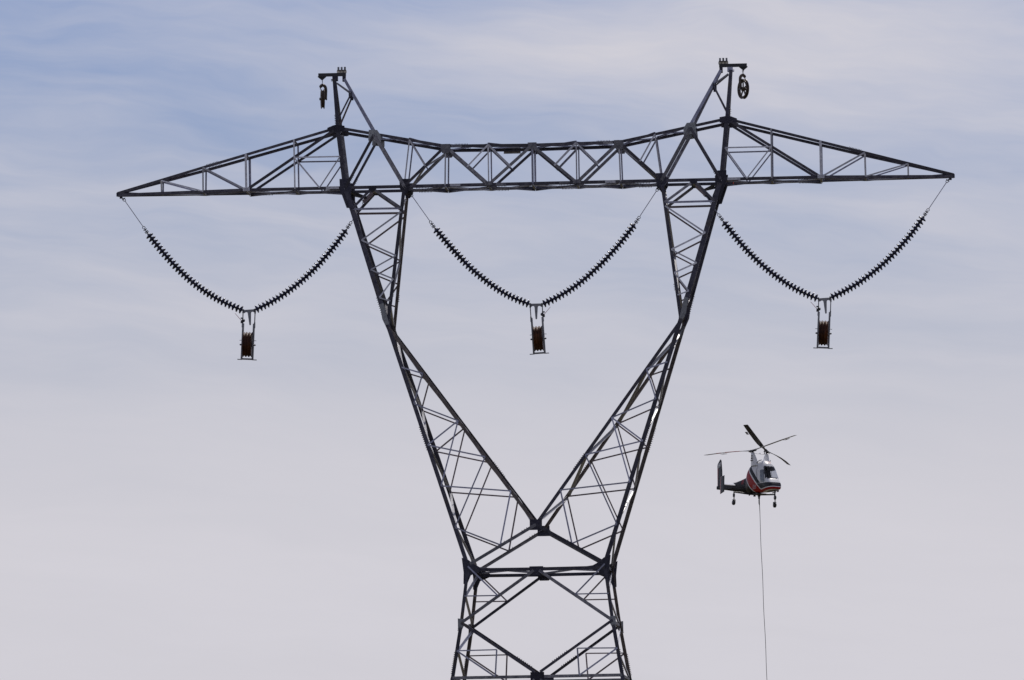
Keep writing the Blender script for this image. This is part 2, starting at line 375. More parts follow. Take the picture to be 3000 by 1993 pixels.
both('main_diagonal', (LM[0] - 8, 510), iz['i1'], 0.095, 'main', off=0.034)

# ---- lower columns of the V
WL = (427, 100)
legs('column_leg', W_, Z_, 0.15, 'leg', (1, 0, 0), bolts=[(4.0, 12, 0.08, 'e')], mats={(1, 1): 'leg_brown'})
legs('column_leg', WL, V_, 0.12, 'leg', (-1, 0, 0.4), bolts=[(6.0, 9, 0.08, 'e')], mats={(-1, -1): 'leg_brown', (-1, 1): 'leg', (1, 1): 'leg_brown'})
lo = {k: on(W_, Z_, z) for k, z in dict(oA=-17.8, oB=-126, oC=-248.6, oD=-369.4, oE=-492).items()}
li = {k: on(WL, V_, z) for k, z in dict(iA=-37.3, iB=-178.8, iC=-286.5, iD=-388.3).items()}
dd = (104.2, -545.7)
vb = {(-1, -1): 'brace', (1, -1): 'brace', (-1, 1): 'mauve', (1, 1): 'mauve'}
for a, b, w, o_ in (('oA', 'iA', .052, .02), ('iA', 'oB', .052, .034), ('oB', 'iB', .052, .02), ('iB', 'oC', .055, .034), ('oC', 'iC', .052, .02), ('iB', 'oD', .05, .046),
                    ('oD', 'iD', .052, .02), ('iC', 'oE', .05, .034)):
    both('horizontal_strut' if a[0] == 'o' else 'redundant_brace', lo.get(a) or li.get(a), lo.get(b) or li.get(b), w, 'brace', off=o_, mats=vb)
both('redundant_brace', li['iD'], dd, .055, 'brace', off=.034, mats=vb)
both('redundant_brace', lo['oE'], dd, .055, 'brace', off=.02, mats=vb)
# ---- waist and body
both('main_diagonal', V_, (Z_[0] - 6, -600), 0.115, 'main', edge=(0, 0, 1), off=.034, bolts=[(0.35, 3, 0.1, 'e'), (1.3, 3, 0.12, 'e')], mats={(1, -1): 'leg', (1, 1): 'main'})
both('waist_beam', (198, -617), ZC, 0.12, 'leg', edge=(0, 0, -1), off=0.005, mats={1: 'leg'})
both('main_diagonal', (8, -622), X_, 0.105, 'main', edge=(0, 0, -1), off=.034, mats={1: 'leg'})
both('main_diagonal', X_, (8, -918), 0.10, 'leg', edge=(0, 0, 1), off=.034, bolts=[(2.0, 8, 0.09, 'e')], mats={1: 'leg'})
ee, le, ff, lf, gg = (113, -693.4), on(Z_, X_, -693.3), (117, -851.2), on(X_, B_, -852.3), (121.8, -930)
both('redundant_brace', Z_, ee, .055, 'brace', off=.046, mats=vb)
both('horizontal_strut', le, ee, .045, 'brace', off=.046, mats=vb)
both('horizontal_strut', lf, ff, .045, 'brace', off=.046, mats=vb)
both('redundant_brace', ff, gg, .055, 'brace', edge=(1, 0, 0), off=.046, mats=vb)
both('redundant_brace', lf, gg, .06, 'brace', off=.060, mats=vb)
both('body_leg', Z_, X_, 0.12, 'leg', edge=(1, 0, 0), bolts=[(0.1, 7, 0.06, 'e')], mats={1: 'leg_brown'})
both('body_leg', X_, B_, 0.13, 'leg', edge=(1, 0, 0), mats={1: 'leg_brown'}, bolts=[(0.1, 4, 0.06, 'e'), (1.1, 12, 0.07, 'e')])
both('waist_beam', B_, (0, -931), 0.11, 'main', edge=(0, 0, -1), off=.005)
FT = (361, -1690)
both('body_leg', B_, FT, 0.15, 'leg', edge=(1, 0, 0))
both('main_diagonal', (8, -940), on(B_, FT, -1190), 0.10, 'main', off=.034)
both('main_diagonal', on(B_, FT, -1190), (0, -1500), 0.10, 'main', off=.034)
both('waist_beam', on(B_, FT, -1500), (0, -1500), 0.10, 'main', edge=(0, 0, -1), off=.005)
for sx in (-1, 1):
    for sy in (-1, 1):
        m = MB(); m.lathe([(0.45, -0.35), (0.45, 0.12), (0.40, 0.16)], P(sx * FT[0], sy * dep(-1690), -1700), n=20); part('footing', m, 'concrete')

# ---- lacing between the near and far faces
def cross(name, a, b, w, mat, edge, sx=None, nrm=None, th=0.012, w2=None):
    a, b = P(*a), P(*b); part(name, angle(a, b, nrm or (0, 0, -1), w, edge, th=th, w2=w2), mat)
bot = [(1170, 12, 521), (1100, 20, 520), (975, 38, 519.5), (845, 55, 519), (701, 62, 518.5), (552, 66, 518), (378.5, 66, 518), (258, 65, 518), (129.5, 65, 518), (0, 65, 518)]
for sx in (-1, 1):
    for i, n in enumerate(bot):
        if n[0] == 0 and sx > 0: continue
        cross('cross_strut', (sx * n[0], -n[1] + 1, n[2] - 4), (sx * n[0], n[1] - 1, n[2] - 4), 0.07, 'main', (1, 0, 0))
    for i in range(len(bot) - 1):
        a, b = bot[i], bot[i + 1]
        if i in (5, 6) and i == 5: continue
        sg = 1 if i % 2 == 0 else -1
        cross('lacing_bar', (sx * a[0], sg * a[1], a[2] - 4), (sx * b[0], -sg * b[1], b[2] - 4), 0.065, 'galv' if i in (1, 3, 7, 8) else 'main', (0, -1, 0), w2=0.06)
        if i > 2: cross('lacing_bar', (sx * a[0], -sg * a[1], a[2] - 7), (sx * b[0], sg * b[1], b[2] - 7), 0.065, 'main', (0, 1, 0), w2=0.06)
    top = [J_, N0, N1, N2, N3]
    for i in range(4):
        a, b = top[i], top[i + 1]
        cross('lacing_bar', (sx * a[0], 65, a[2] + 3), (sx * b[0], -65, b[2] + 3), 0.06, 'brace', (0, -1, 0), nrm=(0, 0, 1), w2=0.055)
        cross('lacing_bar', (sx * a[0], -65, a[2] + 6), (sx * b[0], 65, b[2] + 6), 0.06, 'brace', (0, 1, 0), nrm=(0, 0, 1), w2=0.055)
    for n in (K_, J_, N1, A4t, A3t, A2t, A1t):
        cross('cross_strut', (sx * n[0], -n[1] + 1, n[2] - 2), (sx * n[0], n[1] - 1, n[2] - 2), 0.055, 'brace', (sx, 0, 0), nrm=(0, 0, 1))
cross('cross_strut', (0, -64, 631), (0, 64, 631), 0.055, 'brace', (1, 0, 0), nrm=(0, 0, 1))
# side lacing of the columns
def side(a, b, zs, mat, w=0.075, outward=1, flip=0):
    for sx in (-1, 1):
        for i in range(len(zs) - 1):
            p, q = on(a, b, zs[i]), on(a, b, zs[i + 1]); sg = 1 if (i + flip) % 2 == 0 else -1
            nx = b[1] - a[1]; nz = -(b[0] - a[0]); nrm = Vector((sx * nx, 0, nz)); 
            if nrm.x * sx * outward < 0: nrm = -nrm
            part('side_lacing', angle(P(sx * p[0], sg * dep(p[1]), p[1]), P(sx * q[0], -sg * dep(q[1]), q[1]), nrm, w, (0, 1, 0), th=0.010), mat)
side(oL, W_, [500, 362, 190, 120], 'main')
side(M_, (430, 102), [500, 444, 314, 179, 120], 'bright', outward=-1)
side(W_, Z_, [90, -18, -126, -248, -369, -492, -600], 'bright')
side(WL, V_, [80, -37, -179, -286, -388, -470], 'bright', outward=-1, w=0.10)
side(Z_, X_, [-615, -693, -765], 'galv'); side(X_, B_, [-780, -852, -925], 'galv')
side(M_, (255, 636), [525, 578, 630], 'bright', outward=1, w=0.06)
for z_ in (-607, -771, -931):
    for sx in (-1, 1):
        n = on(Z_, X_, z_) if z_ > -772 else B_
        cross('waist_strut', (sx * n[0], -dep(z_) + 1, z_), (sx * n[0], dep(z_) - 1, z_), 0.10, 'leg', (0, 0, -1), nrm=(sx, 0, 0))
cross('waist_strut', (0, -dep(-618), -620), (0, dep(-618), -620), 0.07, 'main', (1, 0, 0)); 
for sx in (-1, 1):
    cross('plan_brace', (sx * 192, -dep(-607), -612), (0, dep(-607), -616), 0.07, 'main', (0, 0, -1)); cross('plan_brace', (sx * 192, dep(-607), -612), (0, -dep(-607), -616), 0.07, 'main', (0, 0, -1))
    # hanger frame for the inner insulator strings
    cross('hanger_beam', (sx * 472, -66, 512), (sx * 472, 66, 512), 0.10, 'dark', (1, 0, 0))
    cross('hanger_beam', (sx * 545, -62, 508), (sx * 497, 0, 492), 0.09, 'dark', (0, 0, -1)); cross('hanger_beam', (sx * 545, 62, 508), (sx * 497, 0, 492), 0.09, 'dark', (0, 0, -1))
    m = MB(); a = P(sx * 478, 0, 508); b = P(sx * 505, 0, 482); d_ = (b - a).normalized(); u_ = Vector((0, 1, 0)); v_ = d_.cross(u_)
    m.box((a + b) / 2, (b - a) / 2, u_ * 0.03, v_ * 0.075); m.box(a, d_ * 0.1, u_ * 0.07, v_ * 0.02); part('hanger_link', m, 'mauve')
    m = MB(); m.bx(P(sx * 368, 0, 508), 0.16, 0.05, 0.14); part('hanger_link', m, 'dark')
    cross('hanger_beam', (sx * 370, -64, 512), (sx * 370, 64, 512), 0.09, 'dark', (-sx, 0, 0))

# ---- gusset plates: outlines about a node, near face drawn; offsets in drawing units, x grows outwards
def inside(x, y, poly):
    r = False
    for (x1, y1), (x2, y2) in zip(poly, poly[1:] + poly[:1]):
        if (y1 > y) != (y2 > y) and x < (x2 - x1) * (y - y1) / (y2 - y1) + x1: r = not r
    return r
GUS = [
 (K_, 66, [(-21, 5), (4, 9), (12, 7), (30, 0), (30, -11), (8, -13), (-21, -11)], 'gusset', 0.018),
 (J_, 66, [(8, 15), (15, 15), (17, -17), (-3, -20), (-20, -22), (-20, -2), (-10, 14)], 'gusset_light', 0.018),
 (N1, 66, [(14, 6), (-14, 6), (-15, -12), (-8, -21), (10, -21), (14, -8)], 'main', 0.022),
 (P2, 65, [(-12, -3), (12, -3), (9, 9), (-9, 9)], 'main', 0.026),
 (A3b, 56, [(-10, 7), (10, 7), (10, -4), (-10, -4)], 'galv', 0.026),
 ((552, 520), None, [(17, 26), (16, -6), (-3, -60), (-20, -62), (-26, -50), (-17, -28), (-17, 8), (-9, 26)], 'gusset', 0.018),
 (M_, None, [(14, 22), (-16, 22), (-16, -9), (-6, -23), (2, -23), (13, -6)], 'gusset', 0.018),
 ((472, 514), None, [(-11, 10), (11, 10), (11, -6), (-11, -6)], 'gusset', 0.018),
 ((440, 120), None, [(12, 50), (1, 54), (-14, -4), (-20, -26), (-34, -48), (-20, -52), (-6, -18), (5, 6)], 'gusset_light', 0.018),
 (Z_, None, [(18, 26), (-2, 19), (-19, 5), (-38, -5), (-38, -14), (-8, -26), (5, -56), (14, -50), (13, -17)], 'gusset', 0.020),
 (X_, None, [(10, 13), (-8, 11), (-8, -8), (-1, -22), (10, -20)], 'gusset_light', 0.022),
]
for nd, yy, poly, mt, off in GUS:
    x, z = nd[0], nd[-1]; y = dep(z) if yy is None else yy
    for sx in (-1, 1):
        for sy in (-1, 1):
            m = MB(); m.prism([(sx * a * S, b * S) for a, b in poly], P(sx * x, sy * y, z) + Vector((0, sy * off, 0)), (1, 0, 0), (0, 0, 1), (0, 0.011, 0))
            xs = [a for a, b in poly]; zs = [b for a, b in poly]
            for k in range(22):                # bolt heads scattered in rows on the plate
                a = min(xs) + (max(xs) - min(xs)) * (0.12 + 0.76 * ((k * 0.618) % 1)); b = min(zs) + (max(zs) - min(zs)) * (0.08 + 0.84 * k / 21)
                if not inside(a, b, poly): continue
                m.bx(P(sx * (x + a), sy * y, z + b) + Vector((0, sy * (off + 0.012), 0)), 0.022, 0.014, 0.022)
            part('gusset_plate', m, mt)
for nd, poly, mt in ((V_, [(-18, 15), (18, 15), (18, -16), (-18, -16)], 'gusset'), ((0, -619), [(-20, 9), (20, 9), (20, -8), (12, -16), (-14, -16), (-20, -8)], 'gusset'),
                     ((0, -931), [(-20, 13), (20, 13), (20, -20), (-20, -20)], 'gusset'), ((0, 634), [(-13, 7), (13, 7), (14, -12), (5, -15), (-12, -11)], 'main')):
    for sy in (-1, 1):
        y = dep(nd[1]); m = MB(); m.prism([(a * S, b * S) for a, b in poly], P(0, sy * y, nd[1]) + Vector((0, sy * 0.02, 0)), (1, 0, 0), (0, 0, 1), (0, 0.011, 0))
        for k in range(12): m.bx(P(-14 + 4 * (k % 8), sy * y, nd[1] + (poly[0][1] - 4 if k < 8 else -8)) + Vector((0, sy * 0.032, 0)), 0.022, 0.014, 0.022)
        part('gusset_plate', m, mt)
# splice covers on chords and legs
for x, z, wx, wz, y in ((590, 520.5, 38, 8, 66), (228, 520.5, 30, 8, 65), (93, 520.5, 30, 8, 65), (223, 635, 30, 8, 65)):
    for sx in (-1, 1):
        m = MB(); m.bx(P(sx * x, -y, z) + Vector((0, -0.016, 0)), wx * S, 0.010, wz * S)
        for k in range(6): m.bx(P(sx * x + (k - 2.5) * wx / 6.5, -y, z + (2 if k % 2 else -2)) + Vector((0, -0.026, 0)), 0.02, 0.012, 0.02)
        part('splice_plate', m, 'galv' if x in (590, 228) else 'main')
print('TOWER PARTS', CNT)

# ------------------------------------------------------------------ sign and tape on the crossarm
m = MB(); m.bx((0, 0, 0), 50 * S, 0.006, 23.5 * S); m.bx((-0.18, -0.006, 0), 0.03, 0.008, 23 * S); m.bx((0.18, -0.006, 0), 0.03, 0.008, 23 * S)
o = tag(m.build('sign_plate', M['sign']), 'small weathered grey sign plate fixed behind the top chords of the crossarm', 'sign'); o.matrix_world = TM @ Matrix.Translation(P(-67.5, 69.5, 634.8))
m = MB(); m.bx((0, 0, 0), 0.035, 0.14, 0.135)
o = tag(m.build('marker_tape', M['orange']), 'small orange tape band round the lower chord of the right arm', 'tape'); o.matrix_world = TM @ Matrix.Translation(P(584.7, 66, 521))

# ------------------------------------------------------------------ insulator strings
def unit_meshes():
    m = MB()   # bell shaped shell, cap side up (+Z towards the tower)
    m.lathe([(0.048, 0.046), (0.072, 0.040), (0.104, 0.020), (0.142, 0.004), (0.152, -0.006), (0.152, -0.030), (0.142, -0.038), (0.126, -0.020), (0.120, -0.042), (0.108, -0.042),
             (0.102, -0.020), (0.088, -0.020), (0.082, -0.048), (0.070, -0.048), (0.064, -0.022), (0.056, -0.056), (0.032, -0.060)], n=20)
    shell = m
    m = MB(); m.lathe([(0.0, 0.098), (0.030, 0.098), (0.040, 0.088), (0.046, 0.060), (0.052, 0.034), (0.052, 0.026)], n=12)
    m.lathe([(0.014, -0.020), (0.014, -0.062), (0.020, -0.062), (0.020, -0.072)], n=8)
    return shell, m
SHM, CPM = unit_meshes()
proto_s = SHM.build('insulator_disc', M['shell']); proto_c = CPM.build('metal_cap', M['cap'], proto_s)
def resample(pts, n):
    P_ = [Vector(p) for p in pts]; Ls = [0]
    for a, b in zip(P_, P_[1:]): Ls.append(Ls[-1] + (b - a).length)
    res = []
    for i in range(n):
        d = Ls[-1] * i / (n - 1); k = max(j for j in range(len(Ls)) if Ls[j] <= d + 1e-9); k = min(k, len(P_) - 2)
        t = (d - Ls[k]) / (Ls[k + 1] - Ls[k]); res.append(P_[k].lerp(P_[k + 1], t))
    return res
def smooth(pts, it=2):
    for _ in range(it):
        q = [pts[0]]
        for a, b in zip(pts, pts[1:]): q += [tuple(a[i] * .75 + b[i] * .25 for i in range(len(a))), tuple(a[i] * .25 + b[i] * .75 for i in range(len(a)))]
        pts = q + [pts[-1]]
    return pts
def ring(m, c, ax, r, tr, sweep=1.0, start=0.0, up=None):
    ax = Vector(ax).normalized(); u = Vector((0, 1, 0)); v = ax
    n = 14; pts = [Vector(c) + (u * 0 + v * math.cos(start + sweep * 2 * math.pi * k / n) + v.cross(u) * math.sin(start + sweep * 2 * math.pi * k / n)) * r for k in range(n)]
    m.tube(pts, tr, 6, closed=True)
STR = [
 ('long insulator string hanging from the left arm tip', -1, [(15.24, 6.39), (15.165, 6.305)], [(14.455, 5.265), (14.33, 5.075)], [(14.25, 4.965), (13.81, 4.40), (13.32, 3.83), (12.85, 3.36), (12.38, 2.965), (11.66, 2.50), (10.905, 2.16)]),
 ('insulator string between the left column and the left stringing block', -1, [(6.31, 6.02), (6.30, 5.99)], [(6.79, 5.275), (6.94, 5.06)], [(7.005, 4.955), (7.325, 4.53), (7.705, 4.08), (8.095, 3.655), (8.55, 3.24), (9.12, 2.80), (9.70, 2.44), (10.29, 2.17)]),
 ('centre insulator string sloping down from the left column under the bridge', -1, [(4.55, 6.31), (4.52, 6.23)], [(3.84, 5.235), (3.70, 5.02)], [(3.625, 4.93), (3.34, 4.575), (3.035, 4.21), (2.685, 3.815), (2.38, 3.495), (1.96, 3.125), (1.505, 2.775), (1.10, 2.515), (0.72, 2.325), (0.315, 2.155)]),
 ('centre insulator string sloping down from the right column under the bridge', 1, [(4.55, 6.31), (4.52, 6.23)], [(3.84, 5.235), (3.70, 5.02)], [(3.625, 4.93), (3.265, 4.46), (2.885, 4.03), (2.37, 3.50), (1.715, 2.935), (1.225, 2.60), (0.72, 2.325), (0.315, 2.15)]),
 ('insulator string between the right column and the right stringing block', 1, [(6.31, 6.02), (6.30, 5.99)], [(6.775, 5.26), (6.935, 5.03)], [(6.99, 4.945), (7.335, 4.49), (7.70, 4.035), (8.10, 3.60), (8.645, 3.11), (9.23, 2.675), (9.735, 2.375), (10.27, 2.14)]),
 ('long insulator string hanging from the right arm tip', 1, [(15.24, 6.40), (15.165, 6.31)], [(14.445, 5.28), (14.29, 5.06)], [(14.235, 4.966), (13.825, 4.42), (13.586, 4.15), (13.086, 3.62), (12.657, 3.234), (12.188, 2.874), (11.70, 2.555), (11.165, 2.28), (10.90, 2.165)]),
]
first = True
for lab, sx, top2, low2, curve in STR:
    t = empty('insulator_string', lab, 'insulator string', 'insulator strings hung under the crossarm', TM)
    f3 = lambda p: Vector((sx * p[0], 0, p[1]))
    cv = [tuple(f3(p)) for p in curve]; pts = resample(smooth(cv, 2), 31)
    # link rod with its shackles
    a, b = f3(top2[1]), f3(low2[0]); dirv = (b - a).normalized()
    m = MB(); m.tube([a + dirv * 0.05, b - dirv * 0.05], 0.0135, 8); m.build('link_rod', M['brace'], t)
    m = MB(); ring(m, a, dirv, 0.044, 0.014); m.tube([f3(top2[0]), a - dirv * 0.03], 0.026, 6); m.tube([a - Vector((0, .06, 0)) - dirv * .06, a + Vector((0, .06, 0)) - dirv * .06], 0.016, 6)
    pr = Vector((dirv.z, 0, -dirv.x)); m.tube([a - dirv * .05 - pr * .07, a - dirv * .05 + pr * .07], 0.017, 6); m.build('shackle', M['fitting'], t)
    m = MB(); ring(m, b, dirv, 0.048, 0.014); c = f3(low2[1]); d2 = (c - b).normalized(); pr = Vector((d2.z, 0, -d2.x)); 
    m.tube([b + d2 * .05, pts[0] - (pts[1] - pts[0]).normalized() * 0.07], 0.02, 6)
    for q in (0.09, 0.17, 0.22): m.tube([b + d2 * q - pr * .07, b + d2 * q + pr * .07], 0.019, 6)
    m.build('shackle', M['fitting'], t)
    m = MB(); e0 = pts[-1]; e1 = (pts[-1] - pts[-2]).normalized(); m.tube([e0, e0 + e1 * 0.14], 0.028, 8); m.bx(e0 + e1 * 0.11, 0.05, 0.10, 0.10); m.build('end_fitting', M['fitting'], t)
    for i, p in enumerate(pts):
        d = (pts[min(i + 1, 30)] - pts[max(i - 1, 0)]).normalized()
        if first: sh, cp = proto_s, proto_c; first = False
        else:
            sh = proto_s.copy(); cp = proto_c.copy(); COL.objects.link(sh); COL.objects.link(cp); cp.parent = sh
        sh.parent = t
        jit = Matrix.Rotation(random.uniform(-0.05, 0.05), 4, 'X') @ Matrix.Rotation(random.uniform(-0.05, 0.05), 4, 'Y')
        sh.matrix_local = Matrix.Translation(p) @ (-d).to_track_quat('Z', 'Y').to_matrix().to_4x4() @ jit

# ------------------------------------------------------------------ yoke plates and stringing blocks
def arc(cx, cz, r, a0, a1, n=7): return [(cx + r * math.cos(rad(a0 + (a1 - a0) * k / n)), cz + r * math.sin(rad(a0 + (a1 - a0) * k / n))) for k in range(n + 1)]
def yoke(x, z, tilt, where):
    m = MB()
    poly = [(-.235, .025), (.235, .025), (.245, -.05), (.19, -.10)] + arc(.115, -.125, .06, 60, 140, 4)[::1] + [(.06, -.13), (.032, -.52)] + arc(0, -.525, .032, 0, -180, 5) + [(-.032, -.52), (-.06, -.13)] + arc(-.115, -.125, .06, 40, 120, 4) + [(-.19, -.10), (-.245, -.05)]
    m.prism(poly, (0, 0, 0), (1, 0, 0), (0, 0, 1), (0, 0.022, 0))
    for (bx_, bz_) in ((0, 0.0), (0, -.24), (0, -.30), (0, -.525)): m.lathe([(0.017, -0.02), (0.017, 0.02)], (bx_, 0, bz_), 'Y', 8)
    o = tag(m.build('yoke_plate', M['block']), where, 'yoke plate', 'yoke plates joining pairs of insulator strings')
    o.matrix_world = TM @ Matrix.Translation((x, 0, z)) @ Matrix.Rotation(tilt, 4, 'Y')
    return o
def stringing_block(label):
    t = empty('stringing_block', label, 'stringing block', 'stringing blocks hung below the yoke plates')
    top = -.46
    for s_ in (-1, 1):
        m = MB(); m.bx((s_ * .222, 0, -.25), .034, .05, .46); m.bx((s_ * .222, 0, -.475), .05, .06, .07); m.bx((s_ * .222, 0, -.06), .055, .07, .10); m.build('hanger_link', M['fitting'], t)
        m = MB(); m.prism([(s_ * .245, -.49), (s_ * .165, -.49), (s_ * .165, -.56), (s_ * .172, -1.785), (s_ * .235, -1.785), (s_ * .232, -.66), (s_ * .250, -.62)], (0, 0, 0), (1, 0, 0), (0, 0, 1), (0, .13, 0))
        m.bx((s_ * .2, 0, -.7), .05, .22, .12); m.bx((s_ * .2, 0, -1.26), .05, .30, .16); f = m.build('side_frame', M['block'], t)
        m = MB(); m.lathe([(.034, 0), (.034, .05), (.022, .05), (.022, .07)] if s_ > 0 else [(.034, 0), (.034, -.05), (.022, -.05), (.022, -.07)], (s_ * .228, 0, -1.275), 'X', 10); m.build('axle_nut', M['fitting'], f)
        m = MB(); m.tube([(s_ * .225, 0, -1.11), (s_ * .31, 0, -1.115)], .011, 6); m.build('cotter_pin', M['fitting'], f)
    for k in (-1, 0, 1):
        hw = .054; cx = k * .109
        m = MB()
        m.lathe([(.06, -hw * .9), (.36, -hw * .55), (.40, -hw * .92), (.462, -hw * .97), (.462, -hw * .72), (.428, -hw * .35), (.415, 0), (.428, hw * .35), (.462, hw * .72), (.462, hw * .97), (.40, hw * .92), (.36, hw * .55), (.06, hw * .9)], (cx, 0, -1.262), 'X', 40)
        m.build('sheave', M['liner'], t)
    m = MB(); m.bx((0, 0, -1.80), .47, .12, .055); m.bx((-.27, 0, -1.822), .17, .10, .026); m.bx((.27, 0, -1.822), .17, .10, .026); m.bx((-.2, 0, -1.765), .06, .13, .07); m.bx((.2, 0, -1.765), .06, .13, .07); m.build('bottom_bar', M['block'], t)
    m = MB(); m.lathe([(.05, -.05), (.062, -.03), (.062, .03), (.05, .05)], (-.20, 0, -.385), 'Y', 14); m.bx((-.25, 0, -.30), .10, .05, .05); m.bx((-.255, 0, -.44), .08, .07, .09); m.build('latch', M['dark'], t)
    m = MB(); m.tube([(-.26, 0, -.40), (-.52, 0, -.13)], [.011, .008], 6); m.build('latch_rod', M['pink'], t)
    return t
BLK = [(-10.59, 2.125, rad(1.0), 'left'), (0.0, 2.12, rad(-1.2), 'centre'), (10.605, 2.10, rad(1.0), 'right')]
for x, z, ti, wh in BLK:
    yoke(x, z, rad(-3.0) if wh != 'centre' else 0.0, {'left': 'grey yoke plate above the left stringing block', 'centre': 'grey yoke plate above the centre stringing block', 'right': 'grey yoke plate above the right stringing block'}[wh])
    b = stringing_block({'left': 'brown triple sheave stringing block under the left arm', 'centre': 'brown triple sheave stringing block hanging in the middle of the window', 'right': 'brown triple sheave stringing block under the right arm'}[wh])
    b.matrix_world = TM @ Matrix.Translation((x, 0, z - 0.005)) @ Matrix.Rotation(rad(3.3) if wh != 'centre' else rad(-2.9), 4, 'Y') @ (Matrix.Rotation(math.pi, 4, 'Z') if wh == 'centre' else Matrix.Identity(4))

# ------------------------------------------------------------------ earthwire pulleys on the peaks
def pulley(x, z, yaw, label):
    t = empty('hanging_pulley', label, 'pulley', 'pulleys hung from the tower peaks')
    m = MB()
    m.tube([(0, 0, 0), (0, 0, -.06)], .014, 6); ring(m, (0, 0, -.075), (0, 0, 1), .04, .011); m.tube([(-.06, 0, -.045), (.06, 0, -.045)], .014, 6); m.lathe([(.028, -.14), (.045, -.165), (.028, -.20)], n=10)
    m.build('shackle', M['fitting'], t)
    m = MB()   # goose neck frame: over the top of the wheel and down its far side to the axle
    pts = [(0, -.075, -.30), (0, -.06, -.235), (0, -.01, -.20), (0, .06, -.215), (0, .115, -.28), (0, .125, -.40), (0, .118, -.52), (0, .112, -.64), (0, .11, -.72)]
    pts = smooth(pts, 2)
    m.tube(pts, [.034] * 3 + [.056] * (len(pts) - 3), 8); m.tube([(0, -.075, -.30), (0, -.08, -.36)], .016, 6); m.build('hook_frame', M['brownwheel'], t)
    m = MB()
    r = .37
    for sg in (-1, 1):   # two flanges making the groove
        m.lathe([(r - .085, sg * .018), (r - .03, sg * .028), (r, sg * .052), (r - .008, sg * .062), (r - .045, sg * .046), (r - .085, sg * .040)], (0, 0, -.715), 'Y', 48, closed=True)
    m.lathe([(r - .10, -.03), (r - .055, -.034), (r - .05, 0), (r - .055, .034), (r - .10, .03)], (0, 0, -.715), 'Y', 48, closed=True)
    m.lathe([(.03, -.075), (.075, -.06), (.075, .06), (.03, .075)], (0, 0, -.715), 'Y', 20)
    for k in range(5):
        a = math.pi * 2 * k / 5 + .31; d = Vector((math.cos(a), 0, math.sin(a))); c = Vector((0, 0, -.715)); q = Vector((-d.z, 0, d.x))
        m.box(c + d * .165, d * .115, q * .024, Vector((0, .017, 0)))
    m.build('sheave', M['brownwheel'], t)
    m = MB(); m.tube([(0, -.12, -.715), (0, .16, -.715)], .03, 8); m.lathe([(.05, .13), (.05, .165)], (0, 0, -.715), 'Y', 6); m.lathe([(.05, -.12), (.05, -.09)], (0, 0, -.715), 'Y', 6); m.build('axle', M['fitting'], t)
    t.matrix_world = TM @ Matrix.Translation((x, 0, z)) @ Matrix.Rotation(yaw, 4, 'Z')
    return t
pulley(-7.765, 10.60, rad(-90 + 9), 'dark stringing pulley seen nearly edge on under the left tower peak')
pulley(7.759, 10.61, rad(119), 'dark spoked stringing pulley turned open under the right tower peak')

# ------------------------------------------------------------------ helicopter (545 m away); local X forward, Y port, Z up from the belly
HD = 545.0
def ray(px, py, d): return camo.matrix_world @ (Vector(((px - 1500) / 20998.8, -(py - 996.5) / 20998.8, -1)) * d)
hpos = ray(2223.8, 1444.8, HD)
vr = Vector((hpos.y, -hpos.x, 0)).normalized(); vt = Vector((-hpos.x, -hpos.y, 0)).normalized(); up = Vector((0, 0, 1))
HX = vr * 0.407 + vt * 0.9134; HY = vr * 0.9134 - vt * 0.407
HM = Matrix((( HX.x, HY.x, 0, hpos.x), (HX.y, HY.y, 0, hpos.y), (0, 0, 1, hpos.z), (0, 0, 0, 1))) @ Matrix.Rotation(rad(-3.0), 4, 'X')
heli = empty('helicopter', 'white red and black twin rotor helicopter hovering right of the tower', 'helicopter', mat=HM)

def paint(name, zones, base, rough=0.36, coat=0.0, spec=0.08):
    """zones: list of (colour, function(X, Y, Z, math) -> mask socket), later ones cover earlier ones; object coordinates in metres."""
    global nt
    m = bpy.data.materials.new(name); m.use_nodes = True; old = nt; nt = m.node_tree
    b = nt.nodes['Principled BSDF']; b.inputs['Roughness'].default_value = rough; b.inputs['Coat Weight'].default_value = coat; b.inputs['Specular IOR Level'].default_value = spec; b.inputs['Coat Roughness'].default_value = 0.08
    t = N('ShaderNodeTexCoord'); q = N('ShaderNodeSeparateXYZ'); nt.links.new(t.outputs['Object'], q.inputs[0])
    col = N('ShaderNodeRGB'); col.outputs[0].default_value = (*base, 1); c = col.outputs[0]
    for cc, fn in zones:
        mx = N('ShaderNodeMixRGB'); mx.inputs[2].default_value = (*cc, 1); nt.links.new(c, mx.inputs[1]); nt.links.new(fn(*q.outputs), mx.inputs[0]); c = mx.outputs[0]
    nz = N('ShaderNodeTexNoise'); nz.inputs['Scale'].default_value = 3; nz.inputs['Detail'].default_value = 5; nt.links.new(t.outputs['Object'], nz.inputs['Vector'])
    mr = N('ShaderNodeMapRange'); mr.inputs['To Min'].default_value = 0.82; mr.inputs['To Max'].default_value = 1.05; nt.links.new(nz.outputs['Fac'], mr.inputs['Value'])
    hs = N('ShaderNodeHueSaturation'); nt.links.new(mr.outputs[0], hs.inputs['Value']); nt.links.new(c, hs.inputs['Color'])
    nt.links.new(hs.outputs[0], b.inputs['Base Color']); nt = old
    return m
WHT, RED, GRY, BLK_ = (0.80, 0.80, 0.81), (0.36, 0.008, 0.010), (0.030, 0.031, 0.040), (0.006, 0.006, 0.009)
gt = lambda a, b: math_('GREATER_THAN', a, b)
lt = lambda a, b: math_('LESS_THAN', a, b)
mul = lambda a, b: math_('MULTIPLY', a, b)
add = lambda a, b: math_('ADD', a, b)
def near(a, b, w): return lt(math_('ABSOLUTE', math_('SUBTRACT', a, b)), w)
lA = lambda X: add(mul(X, -0.83), 0.08)
lB = lambda X: add(mul(X, -0.69), 1.18)
